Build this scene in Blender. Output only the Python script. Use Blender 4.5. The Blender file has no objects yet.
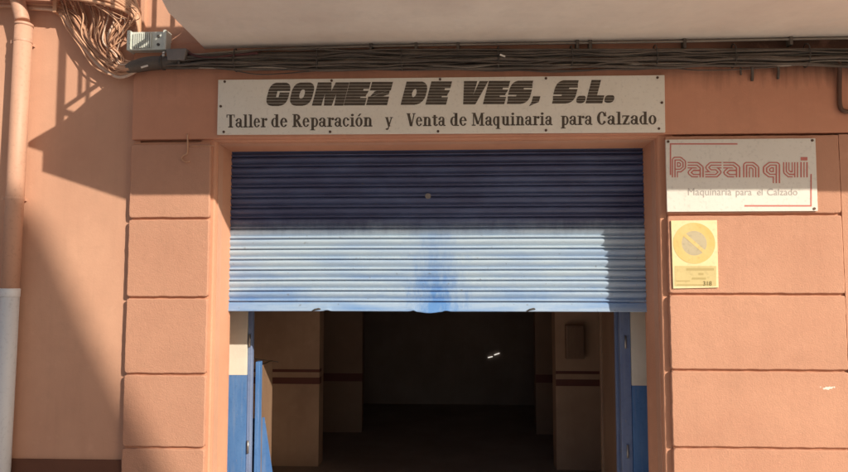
import bpy, bmesh, math, random
from mathutils import Vector, Matrix, noise
R = math.radians
random.seed(7)
scn = bpy.context.scene
COL = scn.collection

# ------------------------------------------------------------------ camera model
F_PX = 650.0                       # focal length in photo pixels (photo is 848 x 472)
CAM = Vector((0.0, -4.643, 2.25))
YAW = math.atan(30 / F_PX)         # looks slightly to the left
PITCH = math.atan(43 / F_PX)       # and slightly up
CROT = Matrix.Rotation(YAW, 3, 'Z') @ Matrix.Rotation(R(90) + PITCH, 3, 'X')

def P(px, py, Y=0.0):
    """world point seen at photo pixel (px,py) on the plane y=Y"""
    d = CROT @ Vector((px - 424, 236 - py, -F_PX))
    t = (Y - CAM.y) / d.y
    return CAM + d * t
def PX(px, py, Y=0.0): return P(px, py, Y).x
def PZ(px, py, Y=0.0): return P(px, py, Y).z

cam_d = bpy.data.cameras.new('camera')
cam = bpy.data.objects.new('camera', cam_d); COL.objects.link(cam)
cam.location = CAM; cam.rotation_euler = CROT.to_euler()
cam_d.sensor_fit = 'HORIZONTAL'; cam_d.sensor_width = 36
cam_d.lens = 36 * F_PX / 848
cam_d.clip_end = 500; cam_d.clip_start = 0.05
scn.camera = cam

# ------------------------------------------------------------------ light
SUN = Vector((1.12, -1.0, 0.80))   # towards the sun
KX, KZ = 1.12, 0.80
sd = bpy.data.lights.new('sun', 'SUN'); sd.energy = 4.0; sd.angle = R(0.53); sd.color = (1.0, 0.885, 0.73)
so = bpy.data.objects.new('sun', sd); COL.objects.link(so)
so.rotation_euler = (-SUN).to_track_quat('-Z', 'Y').to_euler(); so.location = (8, -8, 9)
w = bpy.data.worlds.new('World'); scn.world = w; w.use_nodes = True
nt = w.node_tree; bg = nt.nodes['Background']
sky = nt.nodes.new('ShaderNodeTexSky'); sky.sky_type = 'NISHITA'; sky.sun_disc = False
sky.sun_elevation = math.atan2(SUN.z, math.hypot(SUN.x, SUN.y))
sky.sun_rotation = math.atan2(SUN.x, SUN.y)
sky.air_density = 1.0; sky.dust_density = 4.0; sky.ozone_density = 0.6
nt.links.new(sky.outputs[0], bg.inputs[0]); bg.inputs[1].default_value = 0.058
scn.view_settings.view_transform = 'Standard'; scn.view_settings.look = 'None'
scn.view_settings.gamma = 1.0; scn.view_settings.exposure = 0.45
scn.view_settings.use_curve_mapping = False

# ------------------------------------------------------------------ materials
def new_mat(name, col, rough=0.8, spec=0.3, metal=0.0):
    m = bpy.data.materials.new(name); m.use_nodes = True
    b = m.node_tree.nodes['Principled BSDF']
    b.inputs['Base Color'].default_value = (*col, 1); b.inputs['Roughness'].default_value = rough
    b.inputs['Metallic'].default_value = metal; b.inputs['Specular IOR Level'].default_value = spec
    return m, m.node_tree, b
def N(t, kind, **kw):
    n = t.nodes.new(kind)
    for k, v in kw.items():
        if hasattr(n, k): setattr(n, k, v)
        else: n.inputs[k.replace('_', ' ')].default_value = v
    return n
def coords(t, scale=(1, 1, 1), loc=(0, 0, 0)):
    g = N(t, 'ShaderNodeNewGeometry'); mp = N(t, 'ShaderNodeMapping')
    mp.inputs['Scale'].default_value = scale; mp.inputs['Location'].default_value = loc
    t.links.new(g.outputs['Position'], mp.inputs[0]); return mp.outputs[0]
def objcoords(t, scale=(1, 1, 1)):
    g = N(t, 'ShaderNodeTexCoord'); mp = N(t, 'ShaderNodeMapping')
    mp.inputs['Scale'].default_value = scale
    t.links.new(g.outputs['Object'], mp.inputs[0]); return mp.outputs[0]
def ramp(t, fac, a, b, ca=(0, 0, 0), cb=(1, 1, 1)):
    r = N(t, 'ShaderNodeValToRGB'); e = r.color_ramp.elements
    e[0].position = a; e[1].position = b; e[0].color = (*ca, 1); e[1].color = (*cb, 1)
    t.links.new(fac, r.inputs[0]); return r.outputs[0]
def mixc(t, fac, a, b, mode='MIX'):
    m = N(t, 'ShaderNodeMix'); m.data_type = 'RGBA'; m.blend_type = mode
    if hasattr(fac, 'links'): t.links.new(fac, m.inputs[0])
    else: m.inputs[0].default_value = fac
    for s, v in ((m.inputs[6], a), (m.inputs[7], b)):
        if hasattr(v, 'links'): t.links.new(v, s)
        else: s.default_value = (*v, 1)
    return m.outputs[2]
def nz(t, vec, scale, detail=4, rough=0.55):
    n = N(t, 'ShaderNodeTexNoise'); n.inputs['Scale'].default_value = scale
    n.inputs['Detail'].default_value = detail; n.inputs['Roughness'].default_value = rough
    t.links.new(vec, n.inputs['Vector']); return n.outputs['Fac']
def mathn(t, op, a, b=0.0, clamp=False):
    m = N(t, 'ShaderNodeMath'); m.operation = op; m.use_clamp = clamp
    for s, v in ((m.inputs[0], a), (m.inputs[1], b)):
        if hasattr(v, 'links'): t.links.new(v, s)
        else: s.default_value = v
    return m.outputs[0]
def bump(t, b, h, strength=0.5, dist=0.01):
    n = N(t, 'ShaderNodeBump'); n.inputs['Strength'].default_value = strength
    n.inputs['Distance'].default_value = dist
    t.links.new(h, n.inputs['Height']); t.links.new(n.outputs[0], b.inputs['Normal'])

def stucco(name, col, grain=70.0, strength=0.5, patch=0.10, drips=False, chip=None):
    m, t, b = new_mat(name, col, 0.9, 0.15)
    v = coords(t)
    big = nz(t, v, 1.3, 5, 0.6); mid = nz(t, v, 9, 4)
    dark = tuple(c * (1 - patch) * (0.97 if i == 0 else 0.93) for i, c in enumerate(col))
    light = tuple(min(1, c * (1 + patch * 0.8)) for c in col)
    c = mixc(t, ramp(t, big, 0.3, 0.7), dark, light)
    c = mixc(t, ramp(t, mid, 0.52, 0.8), c, tuple(x * 0.93 for x in col))
    st = nz(t, coords(t, (5, 5, 0.5)), 2.2, 5, 0.6)       # faint rain streaks
    c = mixc(t, mathn(t, 'MULTIPLY', ramp(t, st, 0.5, 0.8), 0.16), c, tuple(x * 0.6 for x in col))
    if drips:                                             # soot running down from the old cables
        g = N(t, 'ShaderNodeNewGeometry'); s = N(t, 'ShaderNodeSeparateXYZ')
        t.links.new(g.outputs['Position'], s.inputs[0])
        sn = nz(t, coords(t, (16, 16, 1.2)), 1.0, 4, 0.6)
        zz = mathn(t, 'ADD', s.outputs[2], mathn(t, 'MULTIPLY', sn, 0.30))
        k = N(t, 'ShaderNodeMapRange'); k.inputs[1].default_value = drips[0]; k.inputs[2].default_value = drips[1]
        t.links.new(zz, k.inputs[0])
        kx = N(t, 'ShaderNodeMapRange'); kx.inputs[1].default_value = 1.4; kx.inputs[2].default_value = 2.1
        kx.inputs[3].default_value = 0.25
        t.links.new(s.outputs[0], kx.inputs[0])
        c = mixc(t, mathn(t, 'MULTIPLY', k.outputs[0], kx.outputs[0]), c, (0.10, 0.055, 0.04))
    if chip:                                              # a chip of bare white plaster
        g = N(t, 'ShaderNodeNewGeometry'); d = N(t, 'ShaderNodeVectorMath'); d.operation = 'SUBTRACT'
        t.links.new(g.outputs['Position'], d.inputs[0]); d.inputs[1].default_value = chip
        sc = N(t, 'ShaderNodeVectorMath'); sc.operation = 'MULTIPLY'; sc.inputs[1].default_value = (1, 0, 4.2)
        t.links.new(d.outputs[0], sc.inputs[0])
        ln = N(t, 'ShaderNodeVectorMath'); ln.operation = 'LENGTH'; t.links.new(sc.outputs[0], ln.inputs[0])
        q = mathn(t, 'ADD', ln.outputs['Value'], mathn(t, 'MULTIPLY', nz(t, v, 46, 4), 0.16))
        c = mixc(t, ramp(t, q, 0.112, 0.122, (1, 1, 1), (0, 0, 0)), c, (0.78, 0.74, 0.68))
    oi = N(t, 'ShaderNodeObjectInfo')
    c = mixc(t, mathn(t, 'MULTIPLY', oi.outputs['Random'], 0.16), c, tuple(x * q for x, q in zip(col, (0.78, 0.70, 0.66))))
    grime = nz(t, coords(t), 3.2, 7, 0.72)               # irregular weathered patches
    c = mixc(t, mathn(t, 'MULTIPLY', ramp(t, grime, 0.55, 0.70), 0.14), c, tuple(x * 0.62 for x in col))
    pale = nz(t, coords(t, (1, 1, 1), (4, 2, 9)), 5.5, 6, 0.7)
    c = mixc(t, mathn(t, 'MULTIPLY', ramp(t, pale, 0.58, 0.70), 0.16), c, tuple(min(0.85, x * 1.25 + 0.04) for x in col))
    t.links.new(c, b.inputs['Base Color'])
    h = mathn(t, 'ADD', mathn(t, 'MULTIPLY', nz(t, v, grain, 4, 0.7), 1.0),
              mathn(t, 'MULTIPLY', nz(t, v, grain * 0.3, 3, 0.5), 0.6))
    bump(t, b, h, strength, 0.012)
    return m

SAL = (0.62, 0.335, 0.195)
M_wall = stucco('salmon_smooth_render', (0.62, 0.360, 0.248), 60, 0.10, 0.06)
M_block = stucco('salmon_rough_render', (0.555, 0.305, 0.208), 90, 0.36, 0.06, chip=P(828, 388, -0.045))
M_frieze = stucco('salmon_frieze_render', (0.63, 0.315, 0.205), 55, 0.18, 0.08, drips=(3.74, 3.97))
M_jamb = stucco('salmon_jamb_render', (0.64, 0.34, 0.22), 50, 0.16, 0.06)
M_soffit = stucco('beige_soffit_paint', (0.83, 0.77, 0.68), 30, 0.08, 0.09)
M_plinth = stucco('dark_brown_plinth', (0.16, 0.075, 0.05), 60, 0.3, 0.12)
M_ground = stucco('pale_paving', (0.76, 0.75, 0.73), 40, 0.3, 0.12)
M_road = stucco('asphalt', (0.075, 0.072, 0.07), 120, 0.4, 0.15)
M_house = stucco('ochre_house_render', (0.55, 0.43, 0.30), 50, 0.3, 0.1)
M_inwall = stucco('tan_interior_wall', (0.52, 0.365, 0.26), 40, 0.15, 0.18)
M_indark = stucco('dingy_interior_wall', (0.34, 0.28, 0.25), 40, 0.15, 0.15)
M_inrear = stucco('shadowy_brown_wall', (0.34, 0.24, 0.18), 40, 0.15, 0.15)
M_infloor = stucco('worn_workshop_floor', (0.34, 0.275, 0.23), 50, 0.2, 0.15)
M_stripe = new_mat('maroon_stripe', (0.15, 0.055, 0.045), 0.6)[0]
M_cream = stucco('cream_reveal_paint', (0.76, 0.73, 0.63), 50, 0.12, 0.05)

def painted(name, col, faded, rough=0.5, scale=6, stretch=(1, 1, 0.3), spec=0.4):
    m, t, b = new_mat(name, col, rough, spec)
    v = coords(t, stretch)
    f = nz(t, v, scale, 6, 0.65)
    c = mixc(t, ramp(t, f, 0.35, 0.7), col, faded)
    g = nz(t, coords(t), 45, 3)
    c = mixc(t, mathn(t, 'MULTIPLY', ramp(t, g, 0.55, 0.75), 0.35), c, tuple(x * 0.6 for x in col))
    t.links.new(c, b.inputs['Base Color'])
    bump(t, b, nz(t, coords(t), 60, 3), 0.12, 0.004)
    return m
M_blue = painted('blue_gloss_paint', (0.06, 0.17, 0.42), (0.11, 0.24, 0.50), 0.5)
M_blueframe = painted('blue_frame_paint', (0.13, 0.18, 0.34), (0.20, 0.27, 0.44), 0.45)
def chipped(m, under=(0.30, 0.27, 0.25), lo=0.66):
    t = m.node_tree; b = t.nodes['Principled BSDF']; src = b.inputs['Base Color'].links[0].from_socket
    k = nz(t, coords(t, (1, 1, 0.45), (3, 1, 7)), 19, 6, 0.72)
    t.links.new(mixc(t, ramp(t, k, lo, lo + 0.02), src, under), b.inputs['Base Color'])
    d = nz(t, coords(t, (6, 6, 0.5), (1, 5, 2)), 3.0, 6, 0.7)
    src = b.inputs['Base Color'].links[0].from_socket
    t.links.new(mixc(t, mathn(t, 'MULTIPLY', ramp(t, d, 0.5, 0.7), 0.35), src, (0.33, 0.36, 0.42)), b.inputs['Base Color'])
chipped(M_blue); chipped(M_blueframe)
M_brownleaf = painted('brown_leaf_paint', (0.20, 0.12, 0.08), (0.26, 0.17, 0.11), 0.5)
M_pvcpaint = painted('salmon_painted_pipe', (0.53, 0.305, 0.215), (0.60, 0.36, 0.26), 0.55, 3)
M_pvc = painted('bare_pale_grey_pipe', (0.62, 0.64, 0.68), (0.70, 0.71, 0.73), 0.4, 3)
M_signmetal = painted('aged_white_sign_paint', (0.81, 0.76, 0.66), (0.85, 0.81, 0.72), 0.55, 3, (1, 1, 1))
M_signwhite = painted('white_enamel_sign', (0.72, 0.69, 0.63), (0.76, 0.74, 0.69), 0.4, 3, (1, 1, 1))
M_brownink = painted('dark_brown_lettering', (0.075, 0.058, 0.042), (0.11, 0.085, 0.06), 0.6, 20, (1, 1, 1))
M_redink = new_mat('faded_red_print', (0.56, 0.19, 0.16), 0.6)[0]
M_greyink = new_mat('grey_print', (0.40, 0.37, 0.35), 0.6)[0]
M_screw = new_mat('rusty_screw', (0.12, 0.07, 0.05), 0.6, 0.4, 0.4)[0]
M_platecream = painted('cream_plate', (0.76, 0.66, 0.36), (0.80, 0.71, 0.45), 0.5, 4, (1, 1, 1))
M_plateyel = painted('faded_yellow_print', (0.64, 0.47, 0.15), (0.70, 0.54, 0.24), 0.5, 5, (1, 1, 1))
M_plategrey = painted('bleached_blue_print', (0.46, 0.40, 0.27), (0.52, 0.45, 0.30), 0.5, 8, (1, 1, 1))
M_plateolive = painted('faded_olive_print', (0.57, 0.47, 0.22), (0.64, 0.53, 0.26), 0.5, 8, (1, 1, 1))
M_plateink = new_mat('dark_olive_ink', (0.16, 0.13, 0.05), 0.6)[0]
M_platesoft = new_mat('bleached_ink', (0.46, 0.37, 0.16), 0.6)[0]
M_cablesal = painted('salmon_overpainted_cable', (0.56, 0.30, 0.18), (0.62, 0.38, 0.25), 0.6, 8, (1, 1, 1))
M_cableblk = painted('sooty_black_cable', (0.075, 0.062, 0.052), (0.17, 0.14, 0.115), 0.6, 7, (0.4, 1, 1))
M_cablegrey = painted('grey_dusty_cable', (0.28, 0.24, 0.20), (0.40, 0.35, 0.29), 0.6, 7, (0.4, 1, 1))
M_box = painted('greenish_white_box', (0.58, 0.62, 0.56), (0.68, 0.71, 0.65), 0.5, 12, (1, 1, 1))
M_boxgrey = painted('grey_plastic_box', (0.20, 0.18, 0.165), (0.25, 0.22, 0.20), 0.5, 12, (1, 1, 1))
M_rail = new_mat('dark_iron_railing', (0.05, 0.04, 0.035), 0.5, 0.4, 0.5)[0]
M_steel = new_mat('worn_steel', (0.35, 0.34, 0.33), 0.4, 0.5, 0.8)[0]
M_dark = new_mat('dark_machine_paint', (0.07, 0.062, 0.055), 0.45)[0]
M_glass = new_mat('dusty_glass', (0.10, 0.08, 0.07), 0.15, 0.5)[0]
M_tile = stucco('terracotta_roof', (0.34, 0.13, 0.07), 30, 0.5, 0.15)
M_glint, t_, b_ = new_mat('glowing_glint', (1, 1, 1), 0.5)
b_.inputs['Emission Color'].default_value = (1, 0.95, 0.85, 1); b_.inputs['Emission Strength'].default_value = 0.7

def shutter_mat():
    m, t, b = new_mat('faded_blue_shutter_painted_shade', (0.2, 0.25, 0.4), 0.38, 0.55)
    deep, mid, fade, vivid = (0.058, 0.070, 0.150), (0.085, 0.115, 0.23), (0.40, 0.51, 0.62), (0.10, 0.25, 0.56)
    g = N(t, 'ShaderNodeNewGeometry'); s = N(t, 'ShaderNodeSeparateXYZ'); t.links.new(g.outputs['Position'], s.inputs[0])
    st = nz(t, coords(t, (1.3, 1, 3.0)), 1.7, 5, 0.6)
    fl = nz(t, coords(t, (7, 1, 2.5)), 2.0, 5, 0.65)
    hz = N(t, 'ShaderNodeMapRange')                 # shade painted in: dark down to the balcony's shadow line, bleached paint below
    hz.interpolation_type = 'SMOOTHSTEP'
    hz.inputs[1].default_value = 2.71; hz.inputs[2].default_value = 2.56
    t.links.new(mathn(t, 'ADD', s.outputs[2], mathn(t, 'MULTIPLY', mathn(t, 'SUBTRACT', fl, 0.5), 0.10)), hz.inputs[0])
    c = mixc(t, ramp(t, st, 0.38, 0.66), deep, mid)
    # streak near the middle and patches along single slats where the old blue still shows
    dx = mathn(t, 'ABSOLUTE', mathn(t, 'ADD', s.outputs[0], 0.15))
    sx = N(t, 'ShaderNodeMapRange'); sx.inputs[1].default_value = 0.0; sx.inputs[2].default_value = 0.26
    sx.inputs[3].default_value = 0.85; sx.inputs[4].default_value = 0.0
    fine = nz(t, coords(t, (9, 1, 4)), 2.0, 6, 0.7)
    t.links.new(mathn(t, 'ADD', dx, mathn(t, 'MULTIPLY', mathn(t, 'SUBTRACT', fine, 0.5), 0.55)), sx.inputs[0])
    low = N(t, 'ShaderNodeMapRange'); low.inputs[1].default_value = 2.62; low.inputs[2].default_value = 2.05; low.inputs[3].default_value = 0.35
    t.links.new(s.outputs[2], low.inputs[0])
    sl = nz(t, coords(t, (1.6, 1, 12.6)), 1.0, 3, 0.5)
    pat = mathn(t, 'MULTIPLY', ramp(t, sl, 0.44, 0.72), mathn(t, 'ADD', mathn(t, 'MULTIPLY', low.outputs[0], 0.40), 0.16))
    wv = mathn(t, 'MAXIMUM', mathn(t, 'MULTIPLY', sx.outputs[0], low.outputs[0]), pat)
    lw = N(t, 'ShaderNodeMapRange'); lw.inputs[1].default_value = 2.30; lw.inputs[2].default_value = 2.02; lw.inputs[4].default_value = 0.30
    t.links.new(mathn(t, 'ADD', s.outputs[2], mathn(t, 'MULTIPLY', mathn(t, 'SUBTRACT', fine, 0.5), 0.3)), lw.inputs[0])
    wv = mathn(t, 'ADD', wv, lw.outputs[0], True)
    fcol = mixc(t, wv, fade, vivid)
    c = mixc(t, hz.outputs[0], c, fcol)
    # scratches and grime
    scr = nz(t, coords(t, (3, 1, 60)), 3.0, 4, 0.7)
    c = mixc(t, mathn(t, 'MULTIPLY', ramp(t, scr, 0.60, 0.72), 0.30), c, (0.12, 0.11, 0.11))
    spots = nz(t, coords(t), 26, 3, 0.5)
    c = mixc(t, mathn(t, 'MULTIPLY', ramp(t, spots, 0.68, 0.76), 0.5), c, (0.14, 0.12, 0.11))
    t.links.new(c, b.inputs['Base Color'])
    bump(t, b, nz(t, coords(t), 30, 4), 0.10, 0.004)
    return m
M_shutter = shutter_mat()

# ------------------------------------------------------------------ mesh helpers
class MB:
    def __init__(s): s.v = []; s.f = []
    def add(s, vs, fs):
        o = len(s.v); s.v += [Vector(v) for v in vs]; s.f += [[i + o for i in f] for f in fs]; return s
    def box(s, x0, x1, y0, y1, z0, z1):
        vs = [(x, y, z) for x in (x0, x1) for y in (y0, y1) for z in (z0, z1)]
        return s.add(vs, [(0, 1, 3, 2), (4, 6, 7, 5), (0, 4, 5, 1), (2, 3, 7, 6), (0, 2, 6, 4), (1, 5, 7, 3)])
    def prism(s, pts, y0, y1):              # pts: (x,z) polygon, extruded in y
        n = len(pts)
        vs = [(x, y0, z) for x, z in pts] + [(x, y1, z) for x, z in pts]
        return s.add(vs, [list(range(n)), list(range(2 * n - 1, n - 1, -1))] +
                     [(i, i + n, (i + 1) % n + n, (i + 1) % n) for i in range(n)])
    def zprism(s, pts, z0, z1):
        n = len(pts)
        vs = [(x, y, z0) for x, y in pts] + [(x, y, z1) for x, y in pts]
        return s.add(vs, [list(range(n)), list(range(2 * n - 1, n - 1, -1))] +
                     [(i, i + n, (i + 1) % n + n, (i + 1) % n) for i in range(n)])
    def tube(s, pts, r, seg=8, caps=True):
        pts = [Vector(p) for p in pts]; n = len(pts); rings = []
        up = Vector((0.13, 0.2, 0.97))
        for i, p in enumerate(pts):
            d = (pts[min(i + 1, n - 1)] - pts[max(i - 1, 0)]).normalized()
            a = d.cross(up)
            if a.length < 0.05: a = d.cross(Vector((0.9, 0.1, 0.2)))
            a.normalize(); b = d.cross(a)
            up = a.cross(d)
            rr = r[i] if isinstance(r, (list, tuple)) else r
            rings.append([p + (a * math.cos(q) + b * math.sin(q)) * rr for q in [2 * math.pi * k / seg for k in range(seg)]])
        vs = [v for rg in rings for v in rg]; fs = []
        for i in range(n - 1):
            for k in range(seg):
                fs.append((i * seg + k, i * seg + (k + 1) % seg, (i + 1) * seg + (k + 1) % seg, (i + 1) * seg + k))
        if caps: fs += [list(range(seg))[::-1], [(n - 1) * seg + k for k in range(seg)]]
        return s.add(vs, fs)
    def disc(s, c, r, y1, seg=12):          # short cylinder facing -y
        return s.prism([(c.x + r * math.cos(2 * math.pi * k / seg), c.z + r * math.sin(2 * math.pi * k / seg)) for k in range(seg)], c.y, y1)
    def build(s, name, mat, parent=None, smooth=False, bevel=0):
        root = parent
        while root is not None and root.parent: root = root.parent
        off = root.location if root is not None and root.type == 'EMPTY' else Vector((0, 0, 0))
        me = bpy.data.meshes.new(name); me.from_pydata([v - off for v in s.v], [], s.f)
        bm = bmesh.new(); bm.from_mesh(me)
        bmesh.ops.recalc_face_normals(bm, faces=bm.faces); bm.to_mesh(me); bm.free()
        me.materials.append(mat)
        if smooth:
            for p in me.polygons: p.use_smooth = len(p.vertices) <= 4
        o = bpy.data.objects.new(name, me); COL.objects.link(o)
        if parent is not None: o.parent = parent
        if bevel:
            md = o.modifiers.new('bevel', 'BEVEL'); md.width = bevel; md.segments = 2; md.limit_method = 'ANGLE'
        return o
def tag(o, label=None, cat=None, group=None, kind=None):
    if label: o['label'] = label
    if cat: o['category'] = cat
    if group: o['group'] = group
    if kind: o['kind'] = kind
    return o
def thing(name, loc, label, cat, group=None):
    o = bpy.data.objects.new(name, None); COL.objects.link(o); o.location = loc; o.empty_display_size = 0.2
    return tag(o, label, cat, group)

def catmull(pts, sub=8):
    pts = [Vector(p) for p in pts]; q = [pts[0] * 2 - pts[1]] + pts + [pts[-1] * 2 - pts[-2]]; out = []
    for i in range(1, len(q) - 2):
        a, b, c, d = q[i - 1:i + 3]
        for k in range(sub):
            t = k / sub
            out.append(0.5 * ((2 * b) + (c - a) * t + (2 * a - 5 * b + 4 * c - d) * t * t + (3 * b - a - 3 * c + d) * t ** 3))
    out.append(pts[-1]); return out

# ------------------------------------------------------------------ setting: ground
tag(MB().box(-60, 60, -60, 0.5, -0.35, -0.12).build('road', M_road), kind='structure')
pv = MB(); pv.box(-30, 30, -24, 0.45, -0.118, 0.0)
tag(pv.build('pavement', M_ground), kind='structure')

# ------------------------------------------------------------------ the workshop building
YB = -0.045          # face of the raised blocks and the frieze
YJ = -0.010           # face of the door surround
YS = 0.27            # shutter plane
XL = PX(230, 250, YS); XR = PX(645, 250, YS); ZT = PZ(440, 150, YS)
ZB = 0.0
bld = thing('workshop_building', (0, 0.4, 0), 'salmon rendered workshop front with half open blue roller shutter', 'building')
bxl0, bxl1 = PX(126.5, 290, YB), PX(207.5, 290, YB)
bxr0, bxr1 = PX(669.5, 300, YB), PX(843.5, 250, YB)
ZF = 0.5 * (PZ(235, 137.5, YB) + PZ(840, 133.5, YB))          # foot of the frieze
ZSOF = PZ(454, 47.0, 0.0)                                       # balcony soffit
core = MB()
core.box(-13, bxl0 + 0.05, 0.0, 0.66, 0, 7.6)                   # bare wall beside the pilaster
core.box(bxl0 + 0.05, XL - 0.012, 0.03, 0.30, 0, 7.6)
core.box(bxl0 + 0.05, XL - 0.22, 0.30, 0.66, 0, 7.6)
core.box(XR + 0.012, 9, 0.03, 0.30, 0, 7.6)
core.box(XR + 0.22, 9, 0.30, 0.66, 0, 7.6)
core.box(XL - 0.012, XR + 0.012, 0.03, 0.30, ZT + 0.012, 7.6)
core.box(XL - 0.22, XR + 0.22, 0.30, 0.66, ZT + 0.30, 7.6)
core.build('wall', M_wall, bld)
# frieze
fz = MB(); fz.box(bxl0 + 0.004, 9, YB, 0.028, ZF, ZSOF + 0.05); fz.build('frieze', M_frieze, bld, bevel=0.006)
# door surround: a rounded profile swept round the opening
rho = 0.014; SPL = 0.022; W = 0.13
prof = [(0.0, 0.30), (0.0, 0.255), (SPL, YJ + rho)] + [(SPL + rho - rho * math.cos(a), YJ + rho - rho * math.sin(a)) for a in [R(d) for d in range(10, 91, 10)]] + [(W, YJ), (W, 0.028)]
sur = MB(); n = len(prof); vs = []
for (cx, cz, sx, sz) in ((XL, ZB, -1, 0), (XL, ZT, -1, 1), (XR, ZT, 1, 1), (XR, ZB, 1, 0)):
    for u, y in prof: vs.append((cx + sx * u, y, cz + sz * u))
fs = []
for k in range(3):
    for i in range(n - 1): fs.append((k * n + i, k * n + i + 1, (k + 1) * n + i + 1, (k + 1) * n + i))
# subdivide the jambs a little so the arris is not dead straight
sur.add(vs, fs)
so_ = sur.build('door_surround', M_jamb, bld)

def wob(x, z, s, amp): return amp * (noise.noise(Vector((x * s, z * s, 3.7))))
def block(x0, x1, z0, z1, seed):
    """rusticated render block with softened, hand-made edges"""
    r = 0.012; step = 0.02; out = []
    def edge(a, b):
        L = (Vector(b) - Vector(a)).length; k = max(2, int(L / step))
        return [(a[0] + (b[0] - a[0]) * i / k, a[1] + (b[1] - a[1]) * i / k) for i in range(k)]
    c = [(x0, z0), (x1, z0), (x1, z1), (x0, z1)]
    raw = []
    for i in range(4): raw += edge(c[i], c[(i + 1) % 4])
    cx, cz = (x0 + x1) / 2, (z0 + z1) / 2
    def ring(inset, y, amp):
        rg = []
        for (x, z) in raw:
            ix = min(max(x, x0 + r), x1 - r); iz = min(max(z, z0 + r), z1 - r)   # rounded corners
            d = Vector((x - ix, z - iz)); 
            if d.length > 1e-6: d = d.normalized() * min(d.length, r)
            px, pz = ix + d.x, iz + d.y
            q = Vector((cx - px, cz - pz)); nx = (-1 if abs(px - x0) < r else 1 if abs(px - x1) < r else 0); nzv = (-1 if abs(pz - z0) < r else 1 if abs(pz - z1) < r else 0)
            a = wob(px + seed, pz, 14, amp) + wob(px + seed, pz, 45, amp * 0.6)
            rg.append((px - nx * (inset + a), y, pz - nzv * (inset + a)))
        return rg
    rings = [ring(0.0, 0.027, 0.0028), ring(0.0, YB + 0.010, 0.0028), ring(0.001, YB + 0.004, 0.003), ring(0.004, YB + 0.0006, 0.003), ring(0.008, YB, 0.0028)]
    m = MB(); k = len(raw); vs = [v for rg in rings for v in rg]; fs = []
    for j in range(len(rings) - 1):
        for i in range(k): fs.append((j * k + i, j * k + (i + 1) % k, (j + 1) * k + (i + 1) % k, (j + 1) * k + i))
    fs.append([(len(rings) - 1) * k + i for i in range(k)])
    m.add(vs, fs); return m.build('facade_block', M_block, bld, smooth=True)
gap = 0.0075
for side, (x0, x1, cxp, js) in enumerate(((bxl0, bxl1, 165, (218.6, 297.6, 374.4, 448.0)), (bxr0, bxr1, 750, (214.5, 294.4, 370.6, 448.4)))):
    zs = [ZF - 0.012 + (-0.02 if side == 0 else 0.0)] + [PZ(cxp, j, YB) for j in js]
    m = MB(); m.box(x0 + 0.010, x1 + (0.003 if side else -0.010), YB + 0.022, 0.028, 0.0, ZF - 0.02); m.build('pilaster', M_jamb, bld)
    zs.append(2 * zs[-1] - zs[-2]); zs.append(2 * zs[-1] - zs[-2])
    for i in range(len(zs) - 1):
        if zs[i + 1] < 0.0: zs[i + 1] = 0.02
        block(x0, x1, zs[i + 1] + gap, zs[i] - (gap if i else 0.004), side * 10 + i * 1.7)
# wall field right of the right pilaster
nb = MB(); nb.box(bxr1 + 0.003, 9, YB + 0.004, 0.028, 0.0, ZF - 0.012); nb.build('wall_field', M_block, bld)
# plinth
zp = PZ(60, 460, -0.03)
pl = MB(); pl.box(-13, bxl0 - 0.004, -0.022, -0.001, 0, zp); pl.build('plinth', M_plinth, bld, bevel=0.005)

# inner door frame behind the shutter: painted stubs facing the street, cream above, blue below
YR = 0.62
for side, ys, pin in ((-1, 375, 246.5), (1, 385.5, 632.0)):
    xin = PX(pin, 380, YR); zsplit = PZ(pin, ys, YR)
    x0, x1 = (XL - 0.215, xin) if side < 0 else (xin, XR + 0.215)
    m = MB(); m.box(x0, x1, YR, YR + 0.10, zsplit, ZT + 0.295); m.build('cream_frame_stub', M_cream, bld)
    m = MB(); m.box(x0, x1, YR - 0.001, YR + 0.10, 0.006, zsplit - 0.001); m.build('blue_frame_stub', M_blue, bld)
    a, b = (xin + 0.002, xin + 0.036) if side < 0 else (xin - 0.085, xin - 0.002)
    m = MB(); m.box(a, b, YR + 0.012, YR + 0.07, 0.006, 3.3); o = m.build('door_post', M_blueframe, bld, bevel=0.004)
    for hz_ in (0.9, 1.75, 2.6):
        m = MB(); m.tube([Vector(((a + b) / 2, YR + 0.004, hz_ - 0.05)), Vector(((a + b) / 2, YR + 0.004, hz_ + 0.05))], 0.009, 8); m.build('hinge', M_steel, o, smooth=True)

# roller shutter, half raised
ZSB = PZ(440, 311.5, YS)
pitch = 0.0797
prof = []
nsl = int((ZT + 0.1 - ZSB - 0.075) / pitch) + 1
zc = ZSB + 0.072
for i in range(nsl):
    # from bottom to top: groove, bead, crease, bowed face
    for fz_, dy in ((0.0, 0.016), (0.025, 0.004), (0.06, -0.006), (0.11, -0.0105), (0.16, -0.010), (0.20, -0.005), (0.235, 0.006), (0.26, 0.013),
                    (0.32, 0.0095), (0.42, 0.003), (0.55, -0.004), (0.68, -0.0085), (0.80, -0.009), (0.90, -0.003), (0.945, 0.005), (0.975, 0.016)):
        prof.append((zc + fz_ * pitch, YS + dy))
    zc += pitch
nx = 24; sh = MB(); vs = []; fs = []
for k in range(nx + 1):
    x = XL - 0.0 + (XR - XL) * k / nx
    for z, y in prof:
        vs.append((x, y + 0.004 * noise.noise(Vector((x * 1.1, z * 1.6, 1.0))), z + 0.003 * noise.noise(Vector((x * 0.8, 0, 5.0)))))
n = len(prof)
for k in range(nx):
    for i in range(n - 1): fs.append((k * n + i, k * n + i + 1, (k + 1) * n + i + 1, (k + 1) * n + i))
sh.add(vs, fs); shutter = sh.build('roller_shutter', M_shutter, bld, smooth=True)
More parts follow.
